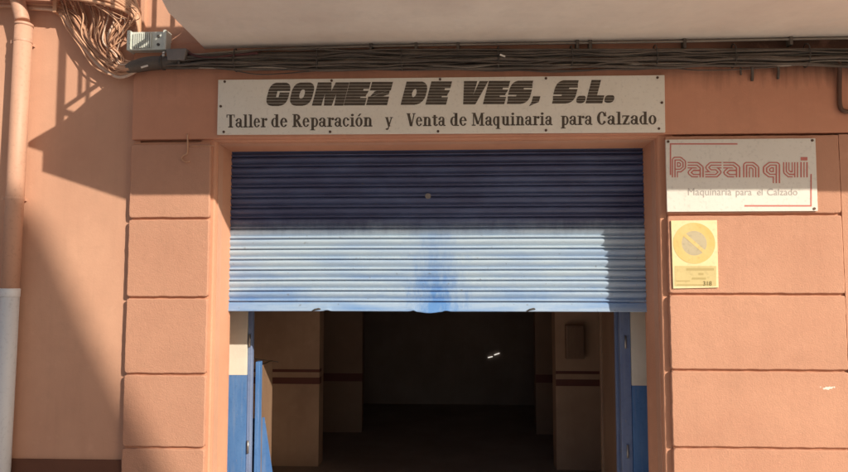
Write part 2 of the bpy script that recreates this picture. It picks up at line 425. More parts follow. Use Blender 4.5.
# bottom bar with dents
bb = MB(); nx = 160; vs = []; fs = []
def dent(x):
    a = (x + 0.19) / 0.075
    return -0.012 * math.exp(-a * a) + 0.010 * math.exp(-((x + 0.06) / 0.014) ** 2) + 0.012 * math.exp(-((x + 0.31) / 0.012) ** 2) + 0.01 * math.exp(-((x + 0.96) / 0.02) ** 2)
bprof = [(0.070, 0.010), (0.066, 0.0), (0.055, -0.006), (0.022, -0.008), (0.014, -0.011), (0.006, -0.013), (0.0, -0.012), (0.0, 0.012)]
for k in range(nx + 1):
    x = XL + (XR - XL) * k / nx; d = dent(x)
    for z, y in bprof:
        q = max(0, 1 - z / 0.03)
        vs.append((x, YS + y - abs(d) * q * 1.0 + 0.003 * noise.noise(Vector((x * 1.1, 2.0, 1.0))), ZSB + z + d * q + 0.003 * noise.noise(Vector((x * 0.8, 0, 5.0)))))
n = len(bprof)
for k in range(nx):
    for i in range(n - 1): fs.append((k * n + i, k * n + i + 1, (k + 1) * n + i + 1, (k + 1) * n + i))
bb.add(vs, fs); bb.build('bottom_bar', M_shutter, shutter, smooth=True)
lk = MB(); c = P(428, 196, YS - 0.012); lk.disc(c, 0.022, YS); lk.disc(c + Vector((0.004, -0.004, 0)), 0.010, YS - 0.012, 10)
lk.build('lock_plate', M_boxgrey, shutter)
for px in (316, 531):
    c = P(px, 309.5, YS - 0.02); hk = MB()
    hk.tube([c + Vector((-0.03, 0.006, -0.014)), c + Vector((-0.01, -0.004, 0.0)), c + Vector((0.02, 0, 0.006)), c + Vector((0.03, 0.01, 0.002))], 0.006, 6)
    hk.build('latch', M_dark, shutter)

# balcony
bx0 = PX(207, 49, 0.0)
plan = [(bx0, 0.001), (bx0 + 0.012, -0.25), (bx0 + 0.022, -0.70), (-1.755, -0.92), (-1.80, -1.08), (-1.80, -1.117), (-0.82, -1.395), (8.9, -1.405), (8.9, 0.001)]
zs0, zs1 = ZSOF, ZSOF + 0.225
sl = MB(); sl.zprism(plan, zs0, zs1); slab = sl.build('balcony_slab', M_soffit, bld)
cx_ = 3.0
nos = MB(); nos.zprism([(x - 0.06 if x < 0 else x, y - 0.05 if y < -0.1 else 0.001) for x, y in plan], zs1 + 0.002, zs1 + 0.035)
nos.build('balcony_edge', M_wall, slab)
zr = zs1 + 0.035
rl = MB()
c0 = Vector((-1.72, -0.06, 0)); c1 = Vector((-1.775, -1.03, 0)); c2 = Vector((-0.86, -1.30, 0)); c3 = Vector((8.6, -1.31, 0))
def bar(a, b, r=0.009): rl.tube([a, b], r, 6)
H0, H1 = zr + 0.13, zr + 0.98
for a, b in ((c0, c1), (c1, c2), (c2, c3)):
    for h, r in ((H0, 0.017), (H1, 0.022)): bar(a + Vector((0, 0, h)), b + Vector((0, 0, h)), r)
    k = max(2, int((b - a).length / (0.24 if a is c1 else 0.112)))
    for i in range(k + 1):
        p = a.lerp(b, i / k); end = i in (0, k)
        bar(p + Vector((0, 0, zr if end else H0)), p + Vector((0, 0, H1)), 0.024 if end else 0.0135)
rl.build('balcony_railing', M_rail, slab)

# interior of the workshop
for a in (-3.3, 3.1):
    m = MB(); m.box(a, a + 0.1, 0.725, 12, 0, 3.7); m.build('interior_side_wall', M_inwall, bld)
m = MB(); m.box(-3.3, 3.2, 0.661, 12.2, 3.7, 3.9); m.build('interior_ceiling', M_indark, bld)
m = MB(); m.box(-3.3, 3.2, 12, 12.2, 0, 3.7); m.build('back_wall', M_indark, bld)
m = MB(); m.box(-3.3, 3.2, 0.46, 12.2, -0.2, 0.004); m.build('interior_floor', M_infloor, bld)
YP = 3.25
xa, xb = PX(319, 400, YP), PX(556, 400, YP)
for (a, b, nm) in ((-3.2, xa, 'left'), (xb, 3.1, 'right')):
    m = MB(); m.box(a, b, YP, YP + 0.25, 0.006, 3.7); o = m.build('partition_wall', M_inwall, bld)
    s = MB()
    for y0, y1 in ((369.3, 372.2), (377.5, 384)):
        s.box(a + 0.001, b + 0.003, YP - 0.003, YP + 0.12, PZ(300, y1, YP), PZ(300, y0, YP))
    s.build('dado_stripe', M_stripe, o)
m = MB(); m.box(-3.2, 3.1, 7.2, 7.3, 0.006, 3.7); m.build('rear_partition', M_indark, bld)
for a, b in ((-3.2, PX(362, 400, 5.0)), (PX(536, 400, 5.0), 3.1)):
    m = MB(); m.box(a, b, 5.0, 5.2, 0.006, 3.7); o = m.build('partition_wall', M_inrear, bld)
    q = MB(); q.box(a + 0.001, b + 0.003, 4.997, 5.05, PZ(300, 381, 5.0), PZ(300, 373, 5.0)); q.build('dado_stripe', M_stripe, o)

# ------------------------------------------------------------------ things inside the doorway
x = PX(246.5, 380, 0.62)
ld = thing('folded_door_leaf', (x + 0.06, 0.75, 0), 'narrow blue door leaf folded back inside the left jamb', 'door')
zt = P(252, 362, 0.72).z
m = MB(); m.box(x + 0.04, x + 0.075, 0.725, 0.80, 0.01, zt); m.build('stile', M_blue, ld, bevel=0.003)
m = MB(); m.box(x + 0.044, x + 0.064, 0.802, 1.15, 0.01, zt - 0.04); m.build('panel', M_brownleaf, ld)
m = MB(); m.tube([P(249, 358, 0.70), P(278, 362, 1.3)], 0.004, 6); m.build('stay_rod', M_steel, ld)
pan = MB(); Yp = 0.86  # sun patch on the door leaf, added as a board of that outline
q = [P(250, 419, Yp), P(264, 417.5, Yp), P(268, 445, Yp), P(273, 480, Yp), P(278, 520, Yp), P(250, 520, Yp)]
zmin = 0.02
poly = [(v.x, v.z) for v in q]; poly[4] = (poly[4][0], zmin + 0.0); poly[5] = (poly[5][0], zmin + 0.0)
pan.prism(poly, Yp, Yp + 0.018)
o = pan.build('sun_patch_panel', M_blue); tag(o, 'pale blue board shaped like the sun patch on the folded door leaf', 'board')
XR_ = PX(632, 380, 0.62) + 0.06
rd = thing('folded_door_leaf', (XR_ - 0.1, 0.8, 0), 'brown and blue door leaf folded back inside the right jamb', 'door')
m = MB(); m.box(XR_ - 0.16, XR_ - 0.105, 0.725, 0.76, 0.01, 3.0); m.build('stile', M_blueframe, rd, bevel=0.003)
m = MB(); m.box(XR_ - 0.15, XR_ - 0.12, 0.765, 1.25, 0.01, 3.0); m.build('panel', M_brownleaf, rd)
m = MB(); m.box(XR_ - 0.165, XR_ - 0.14, 1.252, 1.30, 0.01, 3.0); m.build('edge_strip', M_brownleaf, rd, bevel=0.003)
pf = thing('wall_cabinet', P(573, 358, YP), 'dark cabinet high on the brown inner wall beside the right jamb', 'cabinet')
a, b = P(565, 358, YP), P(582, 325, YP)
m = MB(); m.box(a.x, b.x, YP - 0.12, YP - 0.002, a.z, b.z); m.build('body', M_inrear, pf, bevel=0.004)
m = MB(); m.box(a.x + 0.012, b.x - 0.012, YP - 0.132, YP - 0.122, a.z + 0.012, b.z - 0.012); m.build('door', M_brownleaf, pf, bevel=0.002)
lm = thing('glint_tubes', P(493, 356, 7.185), 'two tiny bright lamp tubes imitating reflections deep in the dark workshop', 'glint')  # glow put in for reflections in the workshop; no real light source here
for a, b in (((488, 357.6), (492.6, 356.6)), ((494.2, 355), (499.5, 353.2))):
    m = MB(); m.tube([P(*a, 7.185), P(*b, 7.185)], 0.0075, 8); m.build('tube', M_glint, lm)
# ------------------------------------------------------------------ lettering
def inside_fn(prims, holes=()):
    def hit(p, x, y):
        k = p[0]
        if k == 'R': return p[1] <= x <= p[3] and p[2] <= y <= p[4]
        if k == 'E':
            _, cx, cy, rx, ry, ix, iy, bx0, by0, bx1, by1 = p
            if not (bx0 <= x <= bx1 and by0 <= y <= by1): return False
            if ((x - cx) / rx) ** 2 + ((y - cy) / ry) ** 2 > 1: return False
            return ix <= 0 or ((x - cx) / ix) ** 2 + ((y - cy) / iy) ** 2 >= 1
        if k == 'L':
            _, x0, y0, x1, y1, wd = p
            lo, hi = min(y0, y1), max(y0, y1)
            if not (lo <= y <= hi): return False
            t = (y - y0) / (y1 - y0); xc = x0 + (x1 - x0) * t
            return abs(x - xc) <= wd / 2
        if k == 'S':                      # superellipse
            _, cx, cy, rx, ry, e = p
            return abs((x - cx) / rx) ** e + abs((y - cy) / ry) ** e <= 1
        if k == 'T':                      # triangle
            s = [(p[i + 2] - p[i]) * (y - p[i + 1]) - (p[i + 3] - p[i + 1]) * (x - p[i]) for i in (1, 3)]
            s.append((p[1] - p[5]) * (y - p[6]) - (p[2] - p[6]) * (x - p[5]))
            return all(q >= 0 for q in s) or all(q <= 0 for q in s)
    return lambda x, y: any(hit(p, x, y) for p in prims) and not any(hit(p, x, y) for p in holes)
def raster(mb, fn, x0, x1, y0, y1, rows, cols, to3d):
    dx = (x1 - x0) / cols; dy = (y1 - y0) / rows
    for (ya, yb) in [(y0 + dy * j, y0 + dy * (j + 1)) for j in range(rows)]:
        ym = (ya + yb) / 2; run = None
        for i in range(cols + 1):
            x = x0 + dx * (i + 0.5); on = i < cols and fn(x, ym)
            if on and run is None: run = x0 + dx * i
            if not on and run is not None:
                xe = x0 + dx * i
                mb.add([to3d(run, ya), to3d(xe, ya), to3d(xe, yb), to3d(run, yb)], [(0, 1, 2, 3)]); run = None
BIG = 9.0
def ring(cx, cy, rx, ry, ix, iy, bx0=-BIG, by0=-BIG, bx1=BIG, by1=BIG): return ('E', cx, cy, rx, ry, ix, iy, bx0, by0, bx1, by1)
def Rr(a, b, c, d): return ('R', a, b, c, d)
def Ll(*a): return ('L',) + a
o_ = [ring(.2, .35, .2, .365, .075, .29)]
SERIF = {
 'T': ([Rr(.17, 0, .32, 1), Rr(0, .92, .49, 1), Rr(0, .76, .05, 1), Rr(.44, .76, .49, 1), Rr(.1, 0, .39, .06)], [], .53),
 'a': ([Rr(.24, .04, .37, .5), ring(.2, .5, .17, .21, .055, .14, by0=.5), ring(.17, .2, .16, .21, .06, .12), Rr(.3, 0, .43, .06), ring(.08, .53, .07, .08, 0, 0)], [], .46),
 'l': ([Rr(.07, 0, .21, 1), Rr(0, 0, .28, .06), Rr(0, .94, .1, 1)], [], .31),
 'e': ([ring(.19, .35, .19, .36, .07, .29), Rr(.06, .36, .36, .42)], [Rr(.22, .2, .5, .36)], .42),
 'r': ([Rr(.07, 0, .21, .7), Rr(0, 0, .28, .06), Rr(0, .64, .1, .7), ring(.32, .6, .08, .1, 0, 0), Rr(.2, .55, .3, .66)], [], .41),
 'd': ([ring(.18, .35, .18, .36, .065, .29, bx1=.25), Rr(.23, 0, .37, 1), Rr(.3, 0, .44, .06), Rr(.15, .94, .26, 1)], [], .47),
 'R': ([Rr(.07, 0, .22, 1), Rr(0, 0, .29, .06), Rr(0, .94, .2, 1), ring(.2, .74, .25, .26, .1, .18, bx0=.2), Ll(.27, .5, .46, 0, .15), Rr(.4, 0, .56, .06)], [], .58),
 'p': ([Rr(.07, -.28, .21, .7), Rr(0, -.28, .28, -.22), Rr(0, .64, .1, .7), ring(.26, .35, .18, .36, .065, .29, bx0=.18)], [], .48),
 'q': ([Rr(.23, -.28, .37, .7), Rr(.16, -.28, .44, -.22), ring(.18, .35, .18, .36, .065, .29, bx1=.25)], [], .48),
 'c': ([ring(.19, .35, .19, .36, .07, .29), ring(.31, .54, .065, .08, 0, 0)], [Rr(.22, .2, .5, .47)], .4),
 'i': ([Rr(.07, 0, .21, .7), Rr(0, 0, .28, .06), Rr(0, .64, .1, .7), ring(.14, .89, .085, .09, 0, 0)], [], .31),
 'o': (o_, [], .44), 'ó': (o_ + [Ll(.16, .78, .29, 1.0, .1)], [], .44),
 'n': ([Rr(.07, 0, .21, .7), Rr(0, 0, .27, .06), Rr(0, .64, .1, .7), ring(.27, .46, .18, .25, .055, .17, by0=.46, bx0=.18), Rr(.31, 0, .45, .47), Rr(.28, 0, .51, .06)], [], .54),
 'y': ([Ll(.1, .7, .25, 0, .14), Ll(.4, .7, .17, -.26, .07), Rr(0, .64, .2, .7), Rr(.3, .64, .48, .7), ring(.12, -.22, .08, .07, 0, 0)], [], .48),
 'V': ([Ll(.11, 1, .28, 0, .16), Ll(.46, 1, .3, 0, .07), Rr(0, .94, .24, 1), Rr(.36, .94, .55, 1)], [], .56),
 't': ([Rr(.09, .1, .23, .86), Rr(0, .63, .33, .7), ring(.22, .13, .13, .14, .03, .06, by1=.13)], [], .37),
 'M': ([Rr(.07, 0, .13, 1), Rr(0, 0, .22, .06), Rr(0, .94, .2, 1), Ll(.14, 1, .36, .1, .14), Ll(.58, 1, .36, .1, .07), Rr(.52, 0, .67, 1), Rr(.45, 0, .74, .06), Rr(.55, .94, .74, 1)], [], .78),
 'u': ([Rr(.07, .2, .21, .7), Rr(0, .64, .1, .7), ring(.25, .22, .18, .23, .05, .14, by1=.22), Rr(.3, 0, .44, .7), Rr(.25, .64, .32, .7), Rr(.4, 0, .51, .06)], [], .54),
 'C': ([ring(.25, .5, .25, .51, .1, .43), Rr(.42, .66, .47, .98)], [Rr(.3, .3, .41, .66), Rr(.41, .25, .6, .64)], .53),
 'z': ([Rr(0, .62, .37, .7), Rr(0, 0, .37, .08), Ll(.09, .04, .29, .66, .14), Rr(0, .5, .04, .7), Rr(.33, 0, .37, .2)], [], .42)}
# --- main shop sign
YSg = YB - 0.022
sg = thing('shop_sign', P(441, 133, YSg), 'long aged white board with brown lettering above the blue shutter', 'sign')
tl, tr, br, bl_ = P(218.2, 79.8, YSg), P(664.6, 75.0, YSg), P(665.4, 132.2, YSg), P(217.0, 134.6, YSg)
m = MB(); m.prism([(v.x, v.z) for v in (tl, tr, br, bl_)], YSg, YB - 0.004); m.build('board', M_signmetal, sg, bevel=0.002)
for px, py in ((224.6, 81.5), (331.5, 80.5), (440, 79.2), (546, 78.2), (657.6, 77.5), (220.6, 106.2), (662, 102.5), (223.6, 131.8), (330, 131.7), (438, 131.2), (546, 130.2), (659, 128.5)):
    m = MB(); m.disc(P(px, py, YSg - 0.004), 0.0095, YSg + 0.001, 8); m.build('screw', M_screw, sg)
def base_y(px): return 127.4 - (px - 226) * (3.2 / 430)
words = (('Taller', 226.5, 267.0), ('de', 271.2, 287.4), ('Reparación', 292.2, 372.3), ('y', 385.0, 392.3), ('Venta', 406.5, 445.3), ('de', 450.3, 466.8),
         ('Maquinaria', 471.8, 552.3), ('para', 560.8, 592.2), ('Calzado', 597.0, 656.4))
CAPH = 12.9
for wd, x0, x1 in words:
    mb = MB(); tot = sum(SERIF[c][2] for c in wd) - 0.04; sx = (x1 - x0) / tot; cx = x0
    for ch in wd:
        pr, ho, adv = SERIF[ch]; fn = inside_fn(pr, ho)
        raster(mb, fn, -0.02, adv + 0.02, -0.3, 1.02, 46, 54, lambda u, v, cx=cx: P(cx + u * sx, base_y(cx) - v * CAPH, YSg - 0.0015))
        cx += adv * sx
    mb.build('lettering', M_brownink, sg)
DISP = {
 'G': ([('S', .5, .5, .5, .5, 3.2)], [Rr(.42, .36, .54, .62), Rr(.42, .57, 1.1, .635)]),
 'O': ([('S', .5, .5, .5, .5, 3.0)], [('S', .5, .5, .11, .19, 2.4)]),
 'M': ([Rr(0, 0, 1, 1)], [('T', .43, 1.01, .57, 1.01, .5, .62), ('T', .30, -.01, .38, -.01, .32, .5), ('T', .63, -.01, .71, -.01, .68, .5)]),
 'E': ([Rr(0, 0, .95, 1)], [Rr(.70, .63, 1, .695), Rr(.66, .31, 1, .37), ('T', .88, .4, 1.0, .30, 1.0, .7)]),
 'Z': ([Rr(0, .62, 1, 1), Rr(0, 0, 1, .36), ('T', .30, .32, .95, .32, .95, .66), ('T', .05, .32, .95, .66, .30, .66), ('T', .05, .3, .6, .3, .95, .66)], [('T', .0, .62, .36, .62, .0, .50), ('T', 1.0, .36, .66, .36, 1.0, .48)]),
 'D': ([Rr(0, 0, .5, 1), ('S', .5, .5, .5, .5, 2.6)], [('S', .47, .5, .09, .17, 2.2)]),
 'V': ([('T', -.12, 1, 1, 1, .12, 0), ('T', 1, 1, .12, 0, .68, 0)], [('T', .50, 1.01, .60, 1.01, .47, .40)]),
 'S': ([('S', .5, .5, .5, .5, 3.0), Rr(.5, .78, .95, 1), Rr(.05, 0, .5, .22)], [Rr(.62, .61, 1.1, .675), Rr(-.1, .33, .38, .39)]),
 'L': ([Rr(0, 0, .56, 1), Rr(0, 0, 1, .34)], []),
 '.': ([('S', .5, .5, .5, .5, 2.6)], []), ',': ([Rr(.25, .4, 1, 1), ('T', .25, .42, 1, .42, .1, 0)], [])}
def big_word(seq):
    mb = MB()
    for ch, x0, x1, y0, y1 in seq:
        fn0 = inside_fn(*DISP[ch]); hgt = y1 - y0; sh_ = 0.26 * hgt
        wdt = (x1 - x0) - sh_; nb_ = max(2, round(hgt / 22.5 * 8))
        def fn(u, v): return (v * nb_) % 1.0 < 0.90 and fn0(u, v)
        raster(mb, fn, -0.15, 1.02, 0, 1, nb_ * 10, 100, lambda u, v: P(x0 + u * wdt + v * sh_, y1 - v * hgt, YSg - 0.0015))
    mb.build('headline_lettering', M_brownink, sg)
def yy(px): return 82.4 - (px - 266) * 0.0085, 106.0 - (px - 266) * 0.0085
def seq(chars): return [(c, a, b, *yy(a)) for c, a, b in chars]
big_word(seq((('G', 264.5, 292.3), ('O', 288.0, 316.2), ('M', 311.8, 349.5), ('E', 343.6, 372.0), ('Z', 366.0, 393.2))))
big_word(seq((('D', 400.5, 429.5), ('E', 425.3, 453.3))))
big_word(seq((('V', 460.5, 488.5), ('E', 482.8, 511.5), ('S', 505.6, 534.5))) + [(',', 528, 540.5, 96, 106.2)])
big_word(seq((('S', 550.8, 580.0),)) + [('.', 575.5, 586.5, 95.5, 103.2)] + seq((('L', 585.5, 608.5),)) + [('.', 603.5, 615.2, 95, 102.8)])

# --- supplier sign
YQ = YB - 0.016
ps = thing('supplier_sign', P(742, 211, YQ), 'white rectangular sign with red triple line lettering right of the shutter', 'sign')
cs = [P(665.6, 139.6, YQ), P(815.5, 138.2, YQ), P(818.0, 211.0, YQ), P(667.2, 211.8, YQ)]
m = MB(); m.prism([(v.x, v.z) for v in cs], YQ, YB - 0.004); m.build('board', M_signwhite, ps, bevel=0.002)
for px, py in ((668.3, 141.5), (812.5, 140.3), (814.6, 208.6)): m = MB(); m.disc(P(px, py, YQ - 0.004), 0.0095, YQ + 0.001, 8); m.build('screw', M_screw, ps)
def pxrect(mb, x0, y0, x1, y1, Y): mb.add([P(x0, y1, Y), P(x1, y1, Y), P(x1, y0, Y), P(x0, y0, Y)], [(0, 1, 2, 3)])
m = MB(); pxrect(m, 669.8, 143.2, 737.5, 144.6, YQ - 0.0012); pxrect(m, 669.8, 144.6, 671.2, 175, YQ - 0.0012)
m.build('corner_rule', M_redink, ps); m = MB()
pxrect(m, 744.5, 205, 811.8, 206.5, YQ - 0.0012); pxrect(m, 810.4, 174, 811.8, 205, YQ - 0.0012)
m.build('corner_rule', M_redink, ps)
TRI = {'P': ([[(.22, -.5), (.22, 1.14), (.58, 1.14), (.78, .98), (.78, .70), (.58, .54), (.22, .54)]], 1.0, 0, 1.36),
       'a': ([[(0 - .3, .8), (.58, .8), (.78, .62), (.78, -.4)], [(.78, .2), (.36, .2), (.22, .32), (.36, .46), (.78, .46)]], 1.0, 0, 1.02),
       's': ([[(1.3, .8), (.36, .8), (.22, .65), (.36, .5), (.64, .5), (.78, .35), (.64, .2), (-.3, .2)]], 1.0, 0, 1.02),
       'n': ([[(.22, -.4), (.22, .8), (.58, .8), (.78, .62), (.78, -.4)]], 1.0, 0, 1.02),
       'q': ([[(.78, -1), (.78, .8), (.42, .8), (.22, .62), (.22, .38), (.42, .2), (.78, .2)]], 1.0, -.38, 1.02),
       'u': ([[(.22, 1.5), (.22, .38), (.42, .2), (.78, .2)], [(.78, 1.5), (.78, -.4)]], 1.0, 0, 1.0),
       'i': ([[(.22, -.5), (.22, 2.0)]], .44, 0, 1.34)}
def segd(x, y, a, b):
    dx, dy = b[0] - a[0], b[1] - a[1]; t = max(0, min(1, ((x - a[0]) * dx + (y - a[1]) * dy) / (dx * dx + dy * dy)))
    return math.hypot(x - a[0] - t * dx, y - a[1] - t * dy)
mb = MB()
for ch, x0, x1 in (('P', 671.8, 686.2), ('a', 687.6, 703.8), ('s', 705.2, 721.6), ('a', 723.2, 740.4), ('n', 743, 759.4), ('q', 762.8, 780.2), ('u', 783, 798.2), ('i', 800.3, 807.8)):
    paths, wd, lo, hi = TRI[ch]
    segs = [(p[i], p[i + 1]) for p in paths for i in range(len(p) - 1)]
    def fn(x, y):
        if not 0 <= x <= wd or (ch == 'i' and 1.0 < y < 1.1): return False
        if ch == 'i' and y >= 1.1: return abs(x - 0.22) < 0.2
        d = min(segd(x, y, a, b) for a, b in segs)
        return d < 0.04 or 0.135 < d < 0.215
    sx = (x1 - x0) / wd
    raster(mb, fn, 0, wd, lo, hi, int((hi - lo) * 40), int(56 * wd), lambda u, v: P(x0 + u * sx, 177.4 - v * 15.2, YQ - 0.0012))
mb.build('red_lettering', M_redink, ps)

def text_mesh(body, px0, px1, pyb, Y, mat, parent, name):
    cu = bpy.data.curves.new(name, 'FONT'); cu.body = body; cu.size = 1.0
    ob = bpy.data.objects.new(name, cu); COL.objects.link(ob)
    dg = bpy.context.evaluated_depsgraph_get(); me = bpy.data.meshes.new_from_object(ob.evaluated_get(dg))
    bpy.data.objects.remove(ob); bpy.data.curves.remove(cu)
    xs = [v.co.x for v in me.vertices]; a, b = min(xs), max(xs); s = (px1 - px0) / (b - a)
    mb = MB(); mb.add([P(px0 + (v.co.x - a) * s, pyb - v.co.y * s, Y) for v in me.vertices], [list(p.vertices) for p in me.polygons])
    bpy.data.meshes.remove(me)
    return mb.build(name, mat, parent)
for wd_, a_, b_ in (('Maquinaria', 688, 731.5), ('para', 736, 751.8), ('el', 757.2, 762.6), ('Calzado', 767.2, 797.5)):
    text_mesh(wd_, a_, b_, 195.2, YQ - 0.0012, M_greyink, ps, 'small_lettering')

# --- no parking plate
YV = YB - 0.010
vp = thing('no_parking_plate', P(694, 288, YV), 'faded yellow and cream no parking plate under the supplier sign', 'sign')
cs = [P(671.0, 220.6, YV), P(717.0, 220.2, YV), P(718.6, 287.6, YV), P(673.2, 288.6, YV)]
m = MB(); m.prism([(v.x, v.z) for v in cs], YV, YB - 0.002); m.build('plate', M_platecream, vp, bevel=0.0015)
c = P(694.2, 243.2, YV - 0.001); rad = (P(715.2, 243, YV).x - P(673.3, 243, YV).x) / 2
def annulus(r0, r1, y, n=48):
    mb = MB(); vs = []; fs = []
    for k in range(n):
        a = 2 * math.pi * k / n
        vs += [(c.x + r0 * math.cos(a), y, c.z + r0 * math.sin(a)), (c.x + r1 * math.cos(a), y, c.z + r1 * math.sin(a))]
    for k in range(n): fs.append((2 * k, 2 * k + 1, (2 * k + 3) % (2 * n), (2 * k + 2) % (2 * n)))
    return mb.add(vs, fs)
annulus(rad * 0.60, rad, YV - 0.0012).build('yellow_ring', M_plateyel, vp)
annulus(0.001, rad * 0.60, YV - 0.0012).build('pale_disc', M_plategrey, vp)
m = MB(); L = rad * 0.62; q = R(-42); ux = Vector((math.cos(q), 0, math.sin(q))); un = Vector((-math.sin(q), 0, math.cos(q)))
o0 = Vector((c.x, YV - 0.0020, c.z)); hw = rad * 0.085
m.add([o0 - ux * L - un * hw, o0 + ux * L - un * hw, o0 + ux * L + un * hw, o0 - ux * L + un * hw], [(0, 1, 2, 3)]); m.build('diagonal_bar', M_plateyel, vp)
m = MB(); pxrect(m, 674.8, 266, 716.2, 286.0, YV - 0.0012); m.build('lower_panel', M_plateolive, vp)
m = MB()
for x0, x1, y0, y1 in ((686.5, 714, 268.2, 270.4), (698.5, 703.5, 273, 275), (692, 706, 277.6, 279.4), (676.5, 690, 280.5, 281.4), (677, 712, 284.4, 285.3)):
    pxrect(m, x0, y0, x1, y1, YV - 0.0022)
m.build('bleached_text', M_platesoft, vp)
text_mesh('318', 703.2, 711.8, 285.4, YV - 0.003, M_plateink, vp, 'number')

# ------------------------------------------------------------------ drainpipe
YD = -0.095
dp = thing('drainpipe', (PX(1, 472, YD), YD, 0), 'salmon painted drainpipe with bare pale lower length at left edge', 'drainpipe')
a, b = P(24.0, 24, YD), P(10.0, 290, YD); dirv = (b - a); foot = a + dirv * (a.z - 0.02) / (a.z - b.z)
m = MB(); m.tube([a, a.lerp(b, 0.5), b], 0.060, 28); m.build('pipe_section', M_pvcpaint, dp, smooth=True)
lo = MB(); lo.tube([b + Vector((0, 0, -0.001)), foot], 0.063, 28)
tag(lo.build('pipe_section', M_pvc, dp, smooth=True), 'bare pale grey lower pipe length')
el = catmull([P(22.4, 21.0, YD), P(19.5, 8, YD), P(14, -12, YD), P(2, -45, YD + 0.02), P(-16, -75, YD + 0.03)], 6)
m = MB(); m.tube(el, 0.050, 24); m.build('elbow', M_pvcpaint, dp, smooth=True)
m = MB(); u_ = (a - b).normalized(); m.tube([a - u_ * 0.02, a - u_ * 0.0, a + u_ * 0.004], [0.0625, 0.0625, 0.056], 28); m.build('collar', M_pvcpaint, dp, smooth=True)
m = MB(); m.tube([b + u_ * 0.012, b + u_ * 0.008, b - u_ * 0.045, b - u_ * 0.05], [0.0615, 0.0665, 0.0665, 0.0635], 28); m.build('socket', M_pvc, dp, smooth=True)
for py in (42, 200):
    k = (py - 24) / (290 - 24); q = a.lerp(b, k)
    m = MB(); m.tube([q - u_ * 0.008, q + u_ * 0.008], 0.0625, 28)
    m.box(q.x - 0.095, q.x - 0.055, q.y + 0.0, q.y + 0.012, q.z - 0.012, q.z + 0.012); m.box(q.x - 0.03, q.x + 0.03, q.y + 0.05, -0.001, q.z - 0.01, q.z + 0.01)
    m.build('clamp', M_pvcpaint, dp)

# ------------------------------------------------------------------ cables
M_sal_dark = painted('dirty_salmon_cable', (0.34, 0.18, 0.115), (0.46, 0.26, 0.17), 0.65, 8, (1, 1, 1))
M_sal_pale = painted('worn_salmon_cable', (0.62, 0.40, 0.28), (0.60, 0.48, 0.40), 0.6, 10, (1, 1, 1))
def salmon(): return random.choice((M_cablesal, M_cablesal, M_cablesal, M_sal_dark, M_sal_dark, M_sal_pale))
def jit(a): return random.uniform(-a, a)
def cable(pts, r, mat, name, label, group, seg=7, sub=7):
    m = MB(); m.tube(catmull(pts, sub), r, seg)
    return tag(m.build(name, mat, smooth=True), label, 'cable', group)
L1, G1 = 'salmon overpainted cable curving down from the upper left into the black splice', 'overpainted cables fanning out at upper left'
# family A: from behind the drainpipe, over the bracket, down into the splice
for i in range(11):
    o = (i - 5) * 1.5; h = -0.075 + jit(0.022)
    pts = [P(-30, 4 + o * .45, -0.03), P(5, 4 + o * .4 + jit(1), -0.02), P(34, 6.5 + o * .42, -0.05), P(57, 9 + o * .5, -0.06), P(72 - o * .6 + jit(1.5), 21 + o * .9, h),
           P(86 - o * .9 + jit(2), 42 + o * .5, h - 0.01), P(103 - o + jit(2), 62 + o * .7, h), P(120, 72 + o * .8 + jit(1.5), -0.08), P(142, 66 + o * .5, -0.10), P(160, 62 + o * .3, -0.10)]
    cable(pts, random.choice((0.005, 0.0065, 0.008, 0.0095)), salmon(), 'painted_cable', 'salmon overpainted cable running from behind the drainpipe into the splice', 'overpainted cables from behind the drainpipe')
# family B: dropping from above
for i in range(30):
    t = i / 29; x0 = 64 + 68 * t + jit(5)
    pts = [P(x0 - 25 + jit(8), -40, -0.05 - jit(0.03)), P(x0 - 6, -8, -0.06), P(x0 + 4 + jit(4), 16 + jit(4), -0.07 + jit(0.035)),
           P(82 + 32 * t + jit(5), 40 + jit(5), -0.085 + jit(0.045)), P(103 + 19 * t + jit(4), 60 - 3 * t + jit(4), -0.09 + jit(0.04)), P(124 + jit(3), 68 - 4 * t + jit(4), -0.11 + jit(.02)), P(150, 62 + jit(4), -0.10)]
    cable(pts, random.choice((0.0035, 0.005, 0.006, 0.0075, 0.009)), salmon(), 'painted_cable', L1, G1)
# family C: slack loops
for i in range(7):
    x0 = 92 + 7 * i
    pts = [P(x0 - 14, 4 + jit(6), -0.10), P(x0 + 8 + jit(5), 12 + jit(7), -0.12 + jit(.03)), P(124 + jit(6), 30 + jit(9), -0.12 + jit(.03)), P(112 + jit(6), 47 + jit(5), -0.11 + jit(.03)), P(108 + jit(5), 66 + jit(6), -0.11), P(128, 68 + jit(4), -0.11), P(148, 60 + jit(3), -0.10)]
    cable(pts, random.choice((0.0035, 0.005)), salmon(), 'painted_cable', 'thin salmon overpainted cable hanging in a slack loop beside the terminal box', 'slack cable loops beside the terminal box')
# family D: heavy run added above the view so its shadow falls below
for i in range(10):
    o = i * 2.6
    pts = [P(-40, -28 + o, -0.16), P(30, -27 + o + jit(1), -0.17), P(75, -25 + o + jit(1), -0.17), P(110, -19 + o + jit(2), -0.15), P(134, 0 + o * .8 + jit(2), -0.10), P(140, 22 + o * .6, -0.07), P(142, 40 + jit(3), -0.05)]
    cable(pts, 0.012, M_cablesal, 'painted_cable', 'salmon overpainted cable added above the top left corner to shade the wall', 'overpainted cables added above the top left corner for shade')
